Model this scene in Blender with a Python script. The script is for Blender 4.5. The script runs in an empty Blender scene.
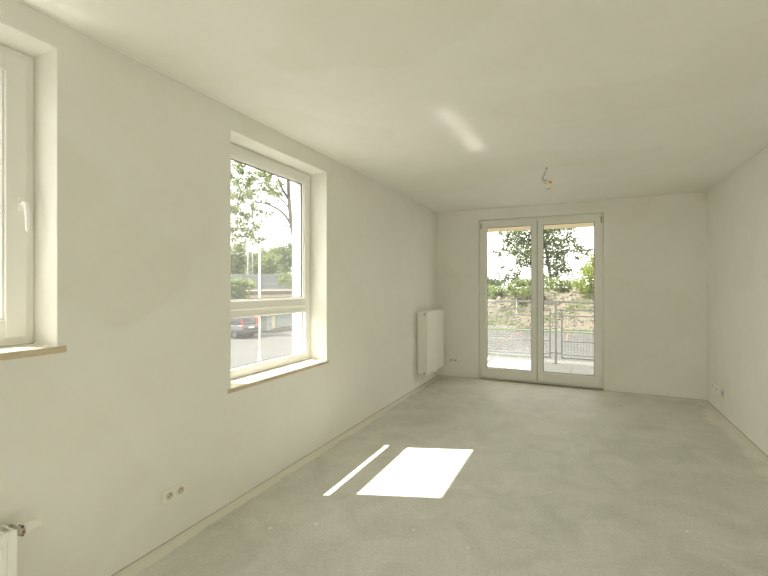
import bpy, bmesh, math, random
from mathutils import Vector, Matrix

random.seed(7)
scene = bpy.context.scene
col = scene.collection

# ------------------------------------------------------------------ camera
F_PX, CX, CY = 422.0, 384.0, 285.7          # focal length and principal point in 768x576 pixels
EYE = 1.43
YAW = math.atan(198.5 / F_PX)               # camera turned left of the room's long axis
SN, CS = math.sin(YAW), math.cos(YAW)
cam_d = bpy.data.cameras.new('camera')
cam_d.sensor_width = 36.0
cam_d.lens = F_PX / 768.0 * 36.0
cam_d.shift_y = (CY - 288.0) / 768.0
cam_d.clip_start = 0.02
cam_d.clip_end = 500
cam = bpy.data.objects.new('camera', cam_d)
cam.location = (0, 0, EYE)
cam.rotation_euler = (math.pi / 2, 0, YAW)
col.objects.link(cam)
scene.camera = cam

# ------------------------------------------------------------------ light
SKY = 3.7
world = bpy.data.worlds.new('sky')
world.use_nodes = True
bg = world.node_tree.nodes['Background']
bg.inputs['Color'].default_value = (1.0, 0.975, 0.915, 1)
bg.inputs['Strength'].default_value = SKY
scene.world = world

sun_d = bpy.data.lights.new('sun', 'SUN')
sun_d.energy = 18.0
sun_d.angle = math.radians(0.53)
sun_d.color = (1.0, 0.95, 0.86)
sun = bpy.data.objects.new('sun', sun_d)
SUN_DIR = Vector((1.0, 0.37, -1.52)).normalized()
sun.rotation_euler = SUN_DIR.to_track_quat('-Z', 'Y').to_euler()
sun.location = (-20, -8, 32)
col.objects.link(sun)

scene.view_settings.view_transform = 'Standard'
scene.view_settings.look = 'None'
scene.view_settings.gamma = 1.0
scene.view_settings.use_curve_mapping = False
scene.view_settings.exposure = 0.07
cy = scene.cycles
cy.max_bounces = 16
cy.diffuse_bounces = 10
cy.glossy_bounces = 6
cy.transparent_max_bounces = 24
cy.caustics_reflective = True
cy.blur_glossy = 0.0
cy.sample_clamp_indirect = 0.0
cy.use_guiding = True
cy.use_denoising = True

# ------------------------------------------------------------------ helpers
def P(px, py, zc):
    """photo pixel + distance along the view axis -> world point"""
    u, w = (px - CX) / F_PX, (CY - py) / F_PX
    return Vector(((-SN + CS * u) * zc, (CS + SN * u) * zc, EYE + w * zc))

def at_z(px, py, z):
    return P(px, py, (z - EYE) * F_PX / (CY - py))

def new_obj(name, data, parent=None, loc=None):
    o = bpy.data.objects.new(name, data)
    col.objects.link(o)
    if parent is not None:
        o.parent = parent
    if loc is not None:
        o.location = loc
    return o

def empty(name, loc=(0, 0, 0), rz=0.0):
    o = new_obj(name, None, loc=loc)
    o.rotation_euler[2] = rz
    o.empty_display_size = 0.1
    return o

def tag(o, label=None, cat=None, group=None, kind=None):
    if label: o['label'] = label
    if cat: o['category'] = cat
    if group: o['group'] = group
    if kind: o['kind'] = kind
    return o

class MB:
    """collects shapes; build() links them as one mesh object"""
    def __init__(self):
        self.bm = bmesh.new()
    def box(self, x0, x1, y0, y1, z0, z1, bev=0.0, seg=2):
        r = bmesh.ops.create_cube(self.bm, size=1.0)
        vs = r['verts']
        for v in vs:
            v.co = Vector(((x0 + x1) / 2 + v.co.x * (x1 - x0), (y0 + y1) / 2 + v.co.y * (y1 - y0), (z0 + z1) / 2 + v.co.z * (z1 - z0)))
        if bev > 0:
            es = list({e for v in vs for e in v.link_edges})
            bmesh.ops.bevel(self.bm, geom=es, offset=bev, segments=seg, profile=0.5, affect='EDGES')
        return self
    def tube(self, pts, rad, n=8, cap=True):
        pts = [Vector(p) for p in pts]
        rads = rad if isinstance(rad, (list, tuple)) else [rad] * len(pts)
        rings = []
        ref = None
        for i, p in enumerate(pts):
            a = pts[max(i - 1, 0)]; b = pts[min(i + 1, len(pts) - 1)]
            d = (b - a)
            d = d.normalized() if d.length > 1e-9 else Vector((0, 0, 1))
            if ref is None:
                ref = Vector((0, 0, 1)) if abs(d.z) < 0.9 else Vector((1, 0, 0))
            u = d.cross(ref).normalized(); w = u.cross(d).normalized()
            ref = w
            rings.append([self.bm.verts.new(p + (u * math.cos(t) + w * math.sin(t)) * rads[i]) for t in [2 * math.pi * k / n for k in range(n)]])
        for i in range(len(rings) - 1):
            for k in range(n):
                f = self.bm.faces.new((rings[i][k], rings[i][(k + 1) % n], rings[i + 1][(k + 1) % n], rings[i + 1][k]))
                f.smooth = True
        if cap:
            self.bm.faces.new(rings[0]); self.bm.faces.new(rings[-1])
        return self
    def lathe(self, origin, axis, prof, n=20):
        """prof: list of (distance along axis, radius)"""
        origin = Vector(origin); axis = Vector(axis).normalized()
        ref = Vector((0, 0, 1)) if abs(axis.z) < 0.9 else Vector((1, 0, 0))
        u = axis.cross(ref).normalized(); w = u.cross(axis)
        rings = []
        for t, r in prof:
            rings.append([self.bm.verts.new(origin + axis * t + (u * math.cos(2 * math.pi * k / n) + w * math.sin(2 * math.pi * k / n)) * max(r, 1e-4)) for k in range(n)])
        for i in range(len(rings) - 1):
            for k in range(n):
                f = self.bm.faces.new((rings[i][k], rings[i][(k + 1) % n], rings[i + 1][(k + 1) % n], rings[i + 1][k]))
                f.smooth = True
        self.bm.faces.new(rings[0]); self.bm.faces.new(rings[-1])
        return self
    def prism(self, poly, axis, a0, a1):
        """polygon of 2D points extruded along an axis ('x','y','z')"""
        def mk(p, a):
            return {'x': (a, p[0], p[1]), 'y': (p[0], a, p[1]), 'z': (p[0], p[1], a)}[axis]
        A = [self.bm.verts.new(mk(p, a0)) for p in poly]
        B = [self.bm.verts.new(mk(p, a1)) for p in poly]
        n = len(poly)
        for i in range(n):
            self.bm.faces.new((A[i], A[(i + 1) % n], B[(i + 1) % n], B[i]))
        self.bm.faces.new(A); self.bm.faces.new(B)
        return self
    def build(self, name, m, parent=None, loc=None):
        bmesh.ops.recalc_face_normals(self.bm, faces=self.bm.faces)
        me = bpy.data.meshes.new(name)
        self.bm.to_mesh(me); self.bm.free()
        if m is not None:
            me.materials.append(m)
        return new_obj(name, me, parent, loc)

# ------------------------------------------------------------------ materials
def node_mat(name):
    m = bpy.data.materials.new(name); m.use_nodes = True
    nt = m.node_tree
    return m, nt, nt.nodes['Principled BSDF']

def plain(name, c, rough=0.5, metal=0.0, var=0.0, scale=8.0, bump=0.0, bscale=40.0, spec=0.5):
    m, nt, b = node_mat(name)
    b.inputs['Roughness'].default_value = rough
    b.inputs['Metallic'].default_value = metal
    b.inputs['Specular IOR Level'].default_value = spec
    tc = nt.nodes.new('ShaderNodeTexCoord')
    nz = nt.nodes.new('ShaderNodeTexNoise')
    nz.inputs['Scale'].default_value = scale
    nz.inputs['Detail'].default_value = 5
    nt.links.new(tc.outputs['Object'], nz.inputs['Vector'])
    mx = nt.nodes.new('ShaderNodeMix'); mx.data_type = 'RGBA'
    k0, k1 = 1 - var, 1 + var
    mx.inputs['A'].default_value = (c[0] * k0, c[1] * k0, c[2] * k0, 1)
    mx.inputs['B'].default_value = (min(1, c[0] * k1), min(1, c[1] * k1), min(1, c[2] * k1), 1)
    nt.links.new(nz.outputs['Fac'], mx.inputs['Factor'])
    nt.links.new(mx.outputs['Result'], b.inputs['Base Color'])
    if bump:
        n2 = nt.nodes.new('ShaderNodeTexNoise')
        n2.inputs['Scale'].default_value = bscale; n2.inputs['Detail'].default_value = 6
        nt.links.new(tc.outputs['Object'], n2.inputs['Vector'])
        bp = nt.nodes.new('ShaderNodeBump')
        bp.inputs['Strength'].default_value = bump; bp.inputs['Distance'].default_value = 0.01
        nt.links.new(n2.outputs['Fac'], bp.inputs['Height'])
        nt.links.new(bp.outputs['Normal'], b.inputs['Normal'])
    return m

def plaster(name, c):
    """painted plaster with faint trowel patches"""
    m, nt, b = node_mat(name)
    b.inputs['Roughness'].default_value = 0.75
    b.inputs['Specular IOR Level'].default_value = 0.25
    tc = nt.nodes.new('ShaderNodeTexCoord')
    n1 = nt.nodes.new('ShaderNodeTexNoise'); n1.inputs['Scale'].default_value = 1.6; n1.inputs['Detail'].default_value = 4
    n1.inputs['Distortion'].default_value = 1.2
    n2 = nt.nodes.new('ShaderNodeTexNoise'); n2.inputs['Scale'].default_value = 14; n2.inputs['Detail'].default_value = 8
    for n in (n1, n2): nt.links.new(tc.outputs['Object'], n.inputs['Vector'])
    ad = nt.nodes.new('ShaderNodeMath'); ad.operation = 'MULTIPLY_ADD'
    nt.links.new(n2.outputs['Fac'], ad.inputs[0]); ad.inputs[1].default_value = 0.35
    nt.links.new(n1.outputs['Fac'], ad.inputs[2])
    rp = nt.nodes.new('ShaderNodeValToRGB')
    rp.color_ramp.elements[0].position = 0.4; rp.color_ramp.elements[1].position = 0.95
    rp.color_ramp.elements[0].color = (c[0] * .975, c[1] * .97, c[2] * .955, 1)
    rp.color_ramp.elements[1].color = (min(1, c[0] * 1.015), min(1, c[1] * 1.015), min(1, c[2] * 1.02), 1)
    nt.links.new(ad.outputs[0], rp.inputs['Fac'])
    n3 = nt.nodes.new('ShaderNodeTexNoise'); n3.inputs['Scale'].default_value = .75; n3.inputs['Detail'].default_value = 3
    n3.inputs['Roughness'].default_value = .35
    nt.links.new(tc.outputs['Object'], n3.inputs['Vector'])
    r3 = nt.nodes.new('ShaderNodeValToRGB')
    r3.color_ramp.elements[0].position = .535; r3.color_ramp.elements[1].position = .550
    r3.color_ramp.elements[0].color = (1, 1, 1, 1); r3.color_ramp.elements[1].color = (.978, .976, .962, 1)
    nt.links.new(n3.outputs['Fac'], r3.inputs['Fac'])
    mu = nt.nodes.new('ShaderNodeMix'); mu.data_type = 'RGBA'; mu.blend_type = 'MULTIPLY'; mu.inputs['Factor'].default_value = 1.0
    nt.links.new(rp.outputs['Color'], mu.inputs['A']); nt.links.new(r3.outputs['Color'], mu.inputs['B'])
    nt.links.new(mu.outputs['Result'], b.inputs['Base Color'])
    bp = nt.nodes.new('ShaderNodeBump'); bp.inputs['Strength'].default_value = 0.10; bp.inputs['Distance'].default_value = 0.01
    nt.links.new(ad.outputs[0], bp.inputs['Height']); nt.links.new(bp.outputs['Normal'], b.inputs['Normal'])
    return m

XL, XR, YB, YF, HC = -2.10, 1.405, 6.48, -2.2, 2.60     # inner faces of the room
TL = 0.385                                               # left wall thickness
TW = 0.42                                                # outer wall thickness

def screed(name):
    """bare cement screed: cloudy grey, pale plaster smear along the walls, droplets"""
    m, nt, b = node_mat(name)
    L = nt.links.new
    b.inputs['Roughness'].default_value = 0.62
    b.inputs['Specular IOR Level'].default_value = 0.4
    tc = nt.nodes.new('ShaderNodeTexCoord')
    def noise(scale, detail=5, dist=0.0, rough=0.55):
        n = nt.nodes.new('ShaderNodeTexNoise')
        n.inputs['Scale'].default_value = scale; n.inputs['Detail'].default_value = detail
        n.inputs['Distortion'].default_value = dist; n.inputs['Roughness'].default_value = rough
        L(tc.outputs['Object'], n.inputs['Vector']); return n
    def ramp(src, p0, c0, p1, c1):
        r = nt.nodes.new('ShaderNodeValToRGB')
        r.color_ramp.elements[0].position = p0; r.color_ramp.elements[1].position = p1
        r.color_ramp.elements[0].color = c0; r.color_ramp.elements[1].color = c1
        L(src, r.inputs['Fac']); return r
    def mix(fac, a, bb, mode='MIX'):
        x = nt.nodes.new('ShaderNodeMix'); x.data_type = 'RGBA'; x.blend_type = mode
        if isinstance(fac, float): x.inputs['Factor'].default_value = fac
        else: L(fac, x.inputs['Factor'])
        for s, v in (('A', a), ('B', bb)):
            if isinstance(v, tuple): x.inputs[s].default_value = v
            else: L(v, x.inputs[s])
        return x.outputs['Result']
    def mth(op, a, bb=None, cc=None):
        n = nt.nodes.new('ShaderNodeMath'); n.operation = op
        for i, v in enumerate((a, bb, cc)):
            if v is None: continue
            if isinstance(v, (int, float)): n.inputs[i].default_value = v
            else: L(v, n.inputs[i])
        return n.outputs[0]
    big = noise(0.9, 6, 1.0)
    base = ramp(big.outputs['Fac'], .30, (.56, .555, .50, 1), .72, (.76, .755, .69, 1)).outputs['Color']
    mid = noise(3.0, 10, .9, .66)
    c1 = mix(.55, base, ramp(mid.outputs['Fac'], .34, (.47, .468, .42, 1), .70, (.81, .805, .735, 1)).outputs['Color'])
    fine = noise(60, 6, 0, .7)
    c2 = mix(.28, c1, ramp(fine.outputs['Fac'], .35, (.40, .40, .36, 1), .66, (.84, .835, .77, 1)).outputs['Color'])
    # pale plaster smear along the walls with a ragged inner edge
    sp = nt.nodes.new('ShaderNodeSeparateXYZ'); L(tc.outputs['Object'], sp.inputs[0])
    dl = mth('SUBTRACT', sp.outputs['X'], XL)
    dr = mth('SUBTRACT', XR, sp.outputs['X'])
    db = mth('SUBTRACT', YB, sp.outputs['Y'])
    rag = noise(2.2, 8, .4, .65).outputs['Fac']
    wl = mth('MULTIPLY_ADD', rag, .10, .035)
    ml = nt.nodes.new('ShaderNodeMapRange'); ml.interpolation_type = 'SMOOTHSTEP'
    L(mth('SUBTRACT', dl, wl), ml.inputs['Value'])
    ml.inputs['From Min'].default_value = -.012; ml.inputs['From Max'].default_value = .018
    ml.inputs['To Min'].default_value = 1; ml.inputs['To Max'].default_value = 0
    wr = mth('MULTIPLY_ADD', rag, .55, -.12)
    mr = nt.nodes.new('ShaderNodeMapRange'); mr.interpolation_type = 'SMOOTHSTEP'
    L(mth('SUBTRACT', mth('MINIMUM', dr, db), wr), mr.inputs['Value'])
    mr.inputs['From Min'].default_value = -.06; mr.inputs['From Max'].default_value = .06
    mr.inputs['To Min'].default_value = .7; mr.inputs['To Max'].default_value = 0
    c3 = mix(mth('MAXIMUM', ml.outputs[0], mr.outputs[0]), c2, (.80, .785, .70, 1))
    # plaster droplets
    vo = nt.nodes.new('ShaderNodeTexVoronoi'); vo.inputs['Scale'].default_value = 9.0; vo.inputs['Randomness'].default_value = 1
    L(tc.outputs['Object'], vo.inputs['Vector'])
    vs = nt.nodes.new('ShaderNodeSeparateColor'); L(vo.outputs['Color'], vs.inputs[0])
    rad_ = mth('MULTIPLY', mth('POWER', vs.outputs[0], 4.0), .11)
    drop = mth('LESS_THAN', vo.outputs['Distance'], rad_)
    c4 = mix(mth('MULTIPLY', drop, .8), c3, (.90, .89, .84, 1))
    L(c4, b.inputs['Base Color'])
    h = mth('MULTIPLY_ADD', fine.outputs['Fac'], .25, mid.outputs['Fac'])
    bp = nt.nodes.new('ShaderNodeBump'); bp.inputs['Strength'].default_value = .22; bp.inputs['Distance'].default_value = .012
    L(h, bp.inputs['Height']); L(bp.outputs['Normal'], b.inputs['Normal'])
    return m

def glass(name):
    m = bpy.data.materials.new(name); m.use_nodes = True
    nt = m.node_tree; nt.nodes.remove(nt.nodes['Principled BSDF'])
    out = nt.nodes['Material Output']
    tr = nt.nodes.new('ShaderNodeBsdfTransparent'); tr.inputs['Color'].default_value = (.965, .975, .965, 1)
    gl = nt.nodes.new('ShaderNodeBsdfGlossy'); gl.inputs['Roughness'].default_value = 0.0
    gl.inputs['Color'].default_value = (.9, .9, .9, 1)
    lw = nt.nodes.new('ShaderNodeLayerWeight'); lw.inputs['Blend'].default_value = .5
    pw_ = nt.nodes.new('ShaderNodeMath'); pw_.operation = 'POWER'; pw_.inputs[1].default_value = 5
    nt.links.new(lw.outputs['Facing'], pw_.inputs[0])
    fr = nt.nodes.new('ShaderNodeMath'); fr.operation = 'MULTIPLY_ADD'      # Schlick reflectance, the same from both sides
    nt.links.new(pw_.outputs[0], fr.inputs[0]); fr.inputs[1].default_value = .6; fr.inputs[2].default_value = .025
    mx = nt.nodes.new('ShaderNodeMixShader')
    nt.links.new(fr.outputs[0], mx.inputs[0]); nt.links.new(tr.outputs[0], mx.inputs[1]); nt.links.new(gl.outputs[0], mx.inputs[2])
    # translucent mix veils the panes, paling the view like window glare
    veil = nt.nodes.new('ShaderNodeBsdfTranslucent'); veil.inputs['Color'].default_value = (.9, .9, .88, 1)
    m2 = nt.nodes.new('ShaderNodeMixShader'); m2.inputs[0].default_value = .022
    nt.links.new(mx.outputs[0], m2.inputs[1]); nt.links.new(veil.outputs[0], m2.inputs[2])
    nt.links.new(m2.outputs[0], out.inputs['Surface'])
    return m

def leaf(name, c, c2):
    m = bpy.data.materials.new(name); m.use_nodes = True
    nt = m.node_tree; nt.nodes.remove(nt.nodes['Principled BSDF'])
    out = nt.nodes['Material Output']
    tc = nt.nodes.new('ShaderNodeTexCoord')
    nz = nt.nodes.new('ShaderNodeTexNoise'); nz.inputs['Scale'].default_value = 1.3; nz.inputs['Detail'].default_value = 6
    nt.links.new(tc.outputs['Object'], nz.inputs['Vector'])
    rp = nt.nodes.new('ShaderNodeValToRGB'); rp.color_ramp.elements[0].position = .35; rp.color_ramp.elements[1].position = .68
    rp.color_ramp.elements[0].color = (*c, 1); rp.color_ramp.elements[1].color = (*c2, 1)
    nt.links.new(nz.outputs['Fac'], rp.inputs['Fac'])
    d = nt.nodes.new('ShaderNodeBsdfDiffuse'); t = nt.nodes.new('ShaderNodeBsdfTranslucent')
    nt.links.new(rp.outputs['Color'], d.inputs['Color']); nt.links.new(rp.outputs['Color'], t.inputs['Color'])
    mx = nt.nodes.new('ShaderNodeMixShader'); mx.inputs[0].default_value = .5
    nt.links.new(d.outputs[0], mx.inputs[1]); nt.links.new(t.outputs[0], mx.inputs[2])
    nt.links.new(mx.outputs[0], out.inputs['Surface'])
    return m

M_WALL = plaster('white_plaster', (.87, .865, .825))
M_CEIL = plaster('ceiling_plaster', (.885, .88, .84))
M_FLOOR = screed('cement_screed')
M_PVC = plain('white_pvc', (.86, .855, .82), .32, var=.01, scale=5)
M_SEAL = plain('grey_seal', (.16, .16, .15), .6, var=.1)
M_GLASS = glass('window_glass')
M_HANDLE = plain('white_handle', (.93, .93, .92), .25, var=.01)
M_STONE = plain('beige_stone', (.62, .52, .37), .5, var=.25, scale=30)
M_STONETOP = plain('polished_sill', (.80, .76, .66), .09, var=.06, scale=22, spec=.8)
M_RENDER = plain('white_render', (.86, .85, .82), .85, var=.03, scale=20, bump=.2, bscale=120)
M_EXTSILL = plain('painted_metal_sill', (.88, .88, .86), .12, var=.02, spec=.7)
M_RAD = plain('radiator_enamel', (.88, .875, .84), .28, var=.01, scale=4)
M_CHROME = plain('chrome', (.62, .60, .56), .25, metal=1.0)
M_DARK = plain('dark_hole', (.03, .028, .025), .8)
M_PLATE = plain('white_socket_plastic', (.88, .87, .81), .35, var=.01)
M_RECESS = plain('beige_socket_recess', (.66, .60, .48), .45, var=.03)
M_BRASS = plain('brass', (.55, .33, .14), .35, metal=.8)
M_RED = plain('red_plastic', (.55, .05, .04), .4)
M_BLUEBOX = plain('blue_grey_box', (.62, .68, .69), .5, var=.05)
M_WIRE = plain('grey_wire', (.50, .46, .36), .5, var=.1)
M_WIRE2 = plain('brown_wire', (.36, .29, .19), .5, var=.1)
M_ORANGE = plain('orange_plastic', (.85, .26, .02), .35)
M_TERM = plain('white_terminal', (.70, .69, .60), .4)

# ------------------------------------------------------------------ room shell
def wall_mesh(name, axis, a0, a1, u0, u1, z0, z1, holes, m):
    """slab between a0 and a1 on an axis, spanning u and z, with rectangular holes (u0,u1,z0,z1)"""
    us = sorted({u0, u1, *[h[0] for h in holes], *[h[1] for h in holes]})
    zs = sorted({z0, z1, *[h[2] for h in holes], *[h[3] for h in holes]})
    bm = bmesh.new(); cache = {}
    def V(i, j, k):
        key = (i, j, k)
        if key not in cache:
            a = (a0, a1)[k]
            cache[key] = bm.verts.new((a, us[i], zs[j]) if axis == 'x' else (us[i], a, zs[j]))
        return cache[key]
    def solid(i, j):
        if not (0 <= i < len(us) - 1 and 0 <= j < len(zs) - 1): return False
        cu, cz = (us[i] + us[i + 1]) / 2, (zs[j] + zs[j + 1]) / 2
        return not any(h[0] < cu < h[1] and h[2] < cz < h[3] for h in holes)
    for i in range(len(us) - 1):
        for j in range(len(zs) - 1):
            if not solid(i, j): continue
            for k in (0, 1):
                bm.faces.new((V(i, j, k), V(i + 1, j, k), V(i + 1, j + 1, k), V(i, j + 1, k)))
            for (di, dj, A, B) in ((-1, 0, (i, j), (i, j + 1)), (1, 0, (i + 1, j), (i + 1, j + 1)), (0, -1, (i, j), (i + 1, j)), (0, 1, (i, j + 1), (i + 1, j + 1))):
                if not solid(i + di, j + dj):
                    bm.faces.new((V(*A, 0), V(*B, 0), V(*B, 1), V(*A, 1)))
    bmesh.ops.recalc_face_normals(bm, faces=bm.faces)
    me = bpy.data.meshes.new(name); bm.to_mesh(me); bm.free(); me.materials.append(m)
    o = new_obj(name, me)
    bv = o.modifiers.new('soft_edges', 'BEVEL'); bv.width = .004; bv.segments = 2; bv.limit_method = 'ANGLE'
    return o

# the two openings in the left wall (y0, y1, z0, z1) and the balcony door in the far wall (x0, x1, z0, z1)
W1 = (-0.10, 1.072, 1.165, 2.480)
W2 = (2.091, 3.243, 0.755, 2.457)
D1 = (-1.442, 0.262, -0.06, 2.432)
D2 = (0.44, 1.36, 0.0, 2.432)         # added opening behind the viewer, lets in more daylight
XF = XL - 0.18                       # inner face of the window frames
YD = YB + 0.055                      # inner face of the balcony door frame

tag(MB().box(XL - TL, XR + .2, YF - .2, YB + TW, -.30, 0).build('floor', M_FLOOR), 'bare grey cement floor with pale plaster smears', 'floor', kind='structure')
tag(MB().box(XL - TL, XR + .2, YF - .2, YB + TW, HC, HC + .28).build('ceiling', M_CEIL), 'plain white plastered ceiling', 'ceiling', kind='structure')
tag(wall_mesh('wall_left', 'x', XL - TL, XL, YF - .2, YB + TW, -.06, HC + .06, [(W[0], W[1], W[2] - .031, W[3]) for W in (W1, W2)], M_WALL), 'white plastered wall with two windows', 'wall', kind='structure')
tag(wall_mesh('wall_back', 'y', YB, YB + TW, XL - .06, XR + .06, -.06, HC + .06, [(D1[0], D1[1], 0, D1[3])], M_WALL), 'white plastered far wall with the balcony door', 'wall', kind='structure')
tag(MB().box(XR, XR + .2, YF - .2, YB + TW, 0, HC).build('wall_right', M_WALL), 'plain white plastered wall facing the windows', 'wall', kind='structure')
tag(wall_mesh('wall_front', 'y', YF - .2, YF, XL - .06, XR + .06, -.06, HC + .06, [D2], M_WALL), 'white plastered wall behind the viewer with an added glazed door for daylight', 'wall', kind='structure')

# dark strips at the wall feet: crack line, with a shadow line painted in
M_FOOTLINE = plain('crack_shadow_line', (.36, .32, .25), .9, var=.35, scale=9)
for n_, (x0, x1, y0, y1) in enumerate(((XL, XL + .004, YF, YB), (XR - .006, XR, YF, YB), (XL, D1[0], YB - .005, YB), (D1[1], XR, YB - .005, YB))):
    tag(MB().box(x0, x1, y0, y1, -.004, .0015).build('trim_%d' % (n_ + 1), M_FOOTLINE), 'dark crack and painted shadow line along the foot of the wall', 'trim', 'wall foot lines', 'structure')

# ------------------------------------------------------------------ windows and door joinery
def ring(mb, axis, a0, a1, u0, u1, z0, z1, w, wb=None, wt=None, bev=.004):
    """rectangular frame of four members"""
    wb = w if wb is None else wb; wt = w if wt is None else wt
    def bx(ua, ub, za, zb):
        if axis == 'x': mb.box(a0, a1, ua, ub, za, zb, bev)
        else: mb.box(ua, ub, a0, a1, za, zb, bev)
    bx(u0, u0 + w, z0, z1); bx(u1 - w, u1, z0, z1)
    bx(u0 + w - .001, u1 - w + .001, z0, z0 + wb); bx(u0 + w - .001, u1 - w + .001, z1 - wt, z1)
    return mb

def handle(parent, p, out, down, side):
    """lever handle: rosette plate + curved grip; out = direction into the room, down = grip direction"""
    p = Vector(p); out = Vector(out); down = Vector(down).normalized(); side = Vector(side)
    mb = MB()
    h, w, t = .034, .015, .010
    up = Vector((0, 0, 1))
    bmx = mb.bm
    r = bmesh.ops.create_cube(bmx, size=1.0)
    for v in r['verts']:
        c = v.co.copy()
        v.co = p + out * (t * (c.x + .5)) + side * (2 * w * c.y) + up * (2 * h * c.z)
    bmesh.ops.bevel(bmx, geom=list({e for v in r['verts'] for e in v.link_edges}), offset=.005, segments=3, profile=.5, affect='EDGES')
    mb.tube([p + out * .005, p + out * .030, p + out * .044 + down * .006, p + out * .050 + down * .03, p + out * .050 + down * .07, p + out * .046 + down * .11, p + out * .043 + down * .125],
            [.010, .010, .0115, .0115, .0105, .0095, .006], n=12)
    return mb.build('handle', M_HANDLE, parent)

FRD = .070                            # frame depth
def sash(parent, axis, a_in, u0, u1, z0, z1, w, pane_y=None, name='sash', wb=None):
    """opening leaf with bead, seal and pane; a_in = inner face coordinate, frame goes outwards"""
    s = -1 if axis == 'x' else 1
    lo, hi = sorted((a_in, a_in + s * FRD))
    o = ring(MB(), axis, lo, hi, u0, u1, z0, z1, w, wb=wb).build(name, M_PVC, parent)
    wb_ = w if wb is None else wb
    g0, g1, h0, h1 = u0 + w, u1 - w, z0 + wb_, z1 - w
    lo2, hi2 = sorted((a_in + s * .012, a_in + s * .03))
    ring(MB(), axis, lo2, hi2, g0 - .002, g1 + .002, h0 - .002, h1 + .002, .012, bev=.002).build('glazing_bead', M_PVC, o)
    lo3, hi3 = sorted((a_in + s * .030, a_in + s * .037))
    ring(MB(), axis, lo3, hi3, g0 - .002, g1 + .002, h0 - .002, h1 + .002, .019, bev=0).build('seal', M_SEAL, o)
    lo4, hi4 = sorted((a_in + s * .038, a_in + s * .044))
    mb = MB()
    if axis == 'x': mb.box(lo4, hi4, g0 - .004, g1 + .004, h0 - .004, h1 + .004)
    else: mb.box(g0 - .004, g1 + .004, lo4, hi4, h0 - .004, h1 + .004)
    mb.build('pane', M_GLASS, o)
    return o

def sill_set(parent, y0, y1, z, over):
    """inner stone sill with polished top, plus the sloped metal sill outside"""
    o = MB().box(XF - .02, XL + over, y0 - .03, y1 + .035, z - .032, z - .004, .006).build('window_sill', M_STONE, parent)
    MB().prism([(XF - .02, z - .010), (XF - .02, z + .002), (XL + over - .004, z - .0025), (XL + over - .004, z - .010)], 'y', y0, y1).build('sill_top', M_STONETOP, o)   # falls slightly to the room
    MB().prism([(XL - TL - .04, z - .035), (XL - TL - .04, z - .012), (XF - FRD + .002, z + .012), (XF - FRD + .002, z - .035)], 'y', y0 + .003, y1 - .003).build('outer_sill', M_EXTSILL, parent)

# window 1: one tall leaf, handle on the far stile
w1 = empty('window_1', (0, 0, 0)); tag(w1, 'white plastic window at the left edge with lever handle', 'window', kind='structure')
ring(MB(), 'x', XF - FRD, XF, W1[0] + .002, W1[1] - .002, W1[2] + .002, W1[3] - .002, .045).build('window_frame', M_PVC, w1)
s1 = sash(w1, 'x', XF + .014, W1[0] + .033, W1[1] - .033, W1[2] + .036, W1[3] - .033, .080)
handle(s1, (XF + .014, W1[1] - .033 - .026, 1.795), (1, 0, 0), (0, .05, -1), (0, 1, 0))
sill_set(w1, W1[0], W1[1], W1[2], .012)

# window 2: big upper leaf over a low fixed light
w2 = empty('window_2', (0, 0, 0)); tag(w2, 'white plastic window with low fixed pane below upper leaf', 'window', kind='structure')
mb = ring(MB(), 'x', XF - FRD, XF, W2[0] + .002, W2[1] - .002, W2[2] + .002, W2[3] - .002, .045, wb=.045)
mb.box(XF - FRD, XF, W2[0] + .045, W2[1] - .045, 1.191, 1.275, .004)
mb.build('window_frame', M_PVC, w2)
sash(w2, 'x', XF + .014, W2[0] + .033, W2[1] - .033, 1.252, W2[3] - .033, .066)
fx = ring(MB(), 'x', XF - .030, XF + .001, W2[0] + .045, W2[1] - .045, W2[2] + .045, 1.216, .026, bev=.008).build('fixed_light', M_PVC, w2)
MB().box(XF - .044, XF - .038, W2[0] + .04, W2[1] - .04, W2[2] + .04, 1.196).build('pane', M_GLASS, fx)
ring(MB(), 'x', XF - .038, XF - .031, W2[0] + .069, W2[1] - .069, W2[2] + .069, 1.192, .008, bev=0).build('seal', M_SEAL, fx)
MB().lathe((XF + .002, W2[1] - .014, 2.39), (1, 0, 0), [(0, .006), (.006, .006), (.007, .003)], 10).build('drain_cap', M_PLATE, w2)
sill_set(w2, W2[0], W2[1], W2[2], .008)

# balcony door
d1 = empty('door_1', (0, 0, 0)); tag(d1, 'white double glazed balcony door in the far wall', 'door', kind='structure')
xm = -0.599
mb = ring(MB(), 'y', YD, YD + FRD, D1[0] + .002, D1[1] - .002, 0.0, D1[3] - .002, .050, wb=.04)
mb.build('door_frame', M_PVC, d1)
lf = sash(d1, 'y', YD - .014, D1[0] + .034, xm - .004, .03, D1[3] - .036, .068, name='leaf', wb=.135)
rt = sash(d1, 'y', YD - .014, xm + .004, D1[1] - .034, .03, D1[3] - .036, .068, name='leaf', wb=.135)
MB().box(xm - .012, xm + .012, YD + .002, YD + .03, .04, D1[3] - .04).build('meeting_seal', M_SEAL, d1)
handle(lf, (xm - .040, YD - .014, 1.150), (0, -1, 0), (-.55, 0, -1), (1, 0, 0))
for (x, z, pr) in ((D1[0] + .030, 2.34, lf), (D1[0] + .030, .12, lf), (D1[1] - .030, 2.34, rt), (D1[1] - .030, .12, rt)):
    MB().lathe((x, YD - .022, z - .045), (0, 0, 1), [(0, .005), (.004, .009), (.040, .009), (.042, .007), (.044, .009), (.086, .009), (.09, .005)], 12).build('hinge', M_CHROME if z > 1 else M_PVC, pr)
MB().box(D1[0] - .002, D1[1] + .002, YD + .005, YD + FRD + .12, -.02, .012, .004).build('threshold', M_EXTSILL, d1)

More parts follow.
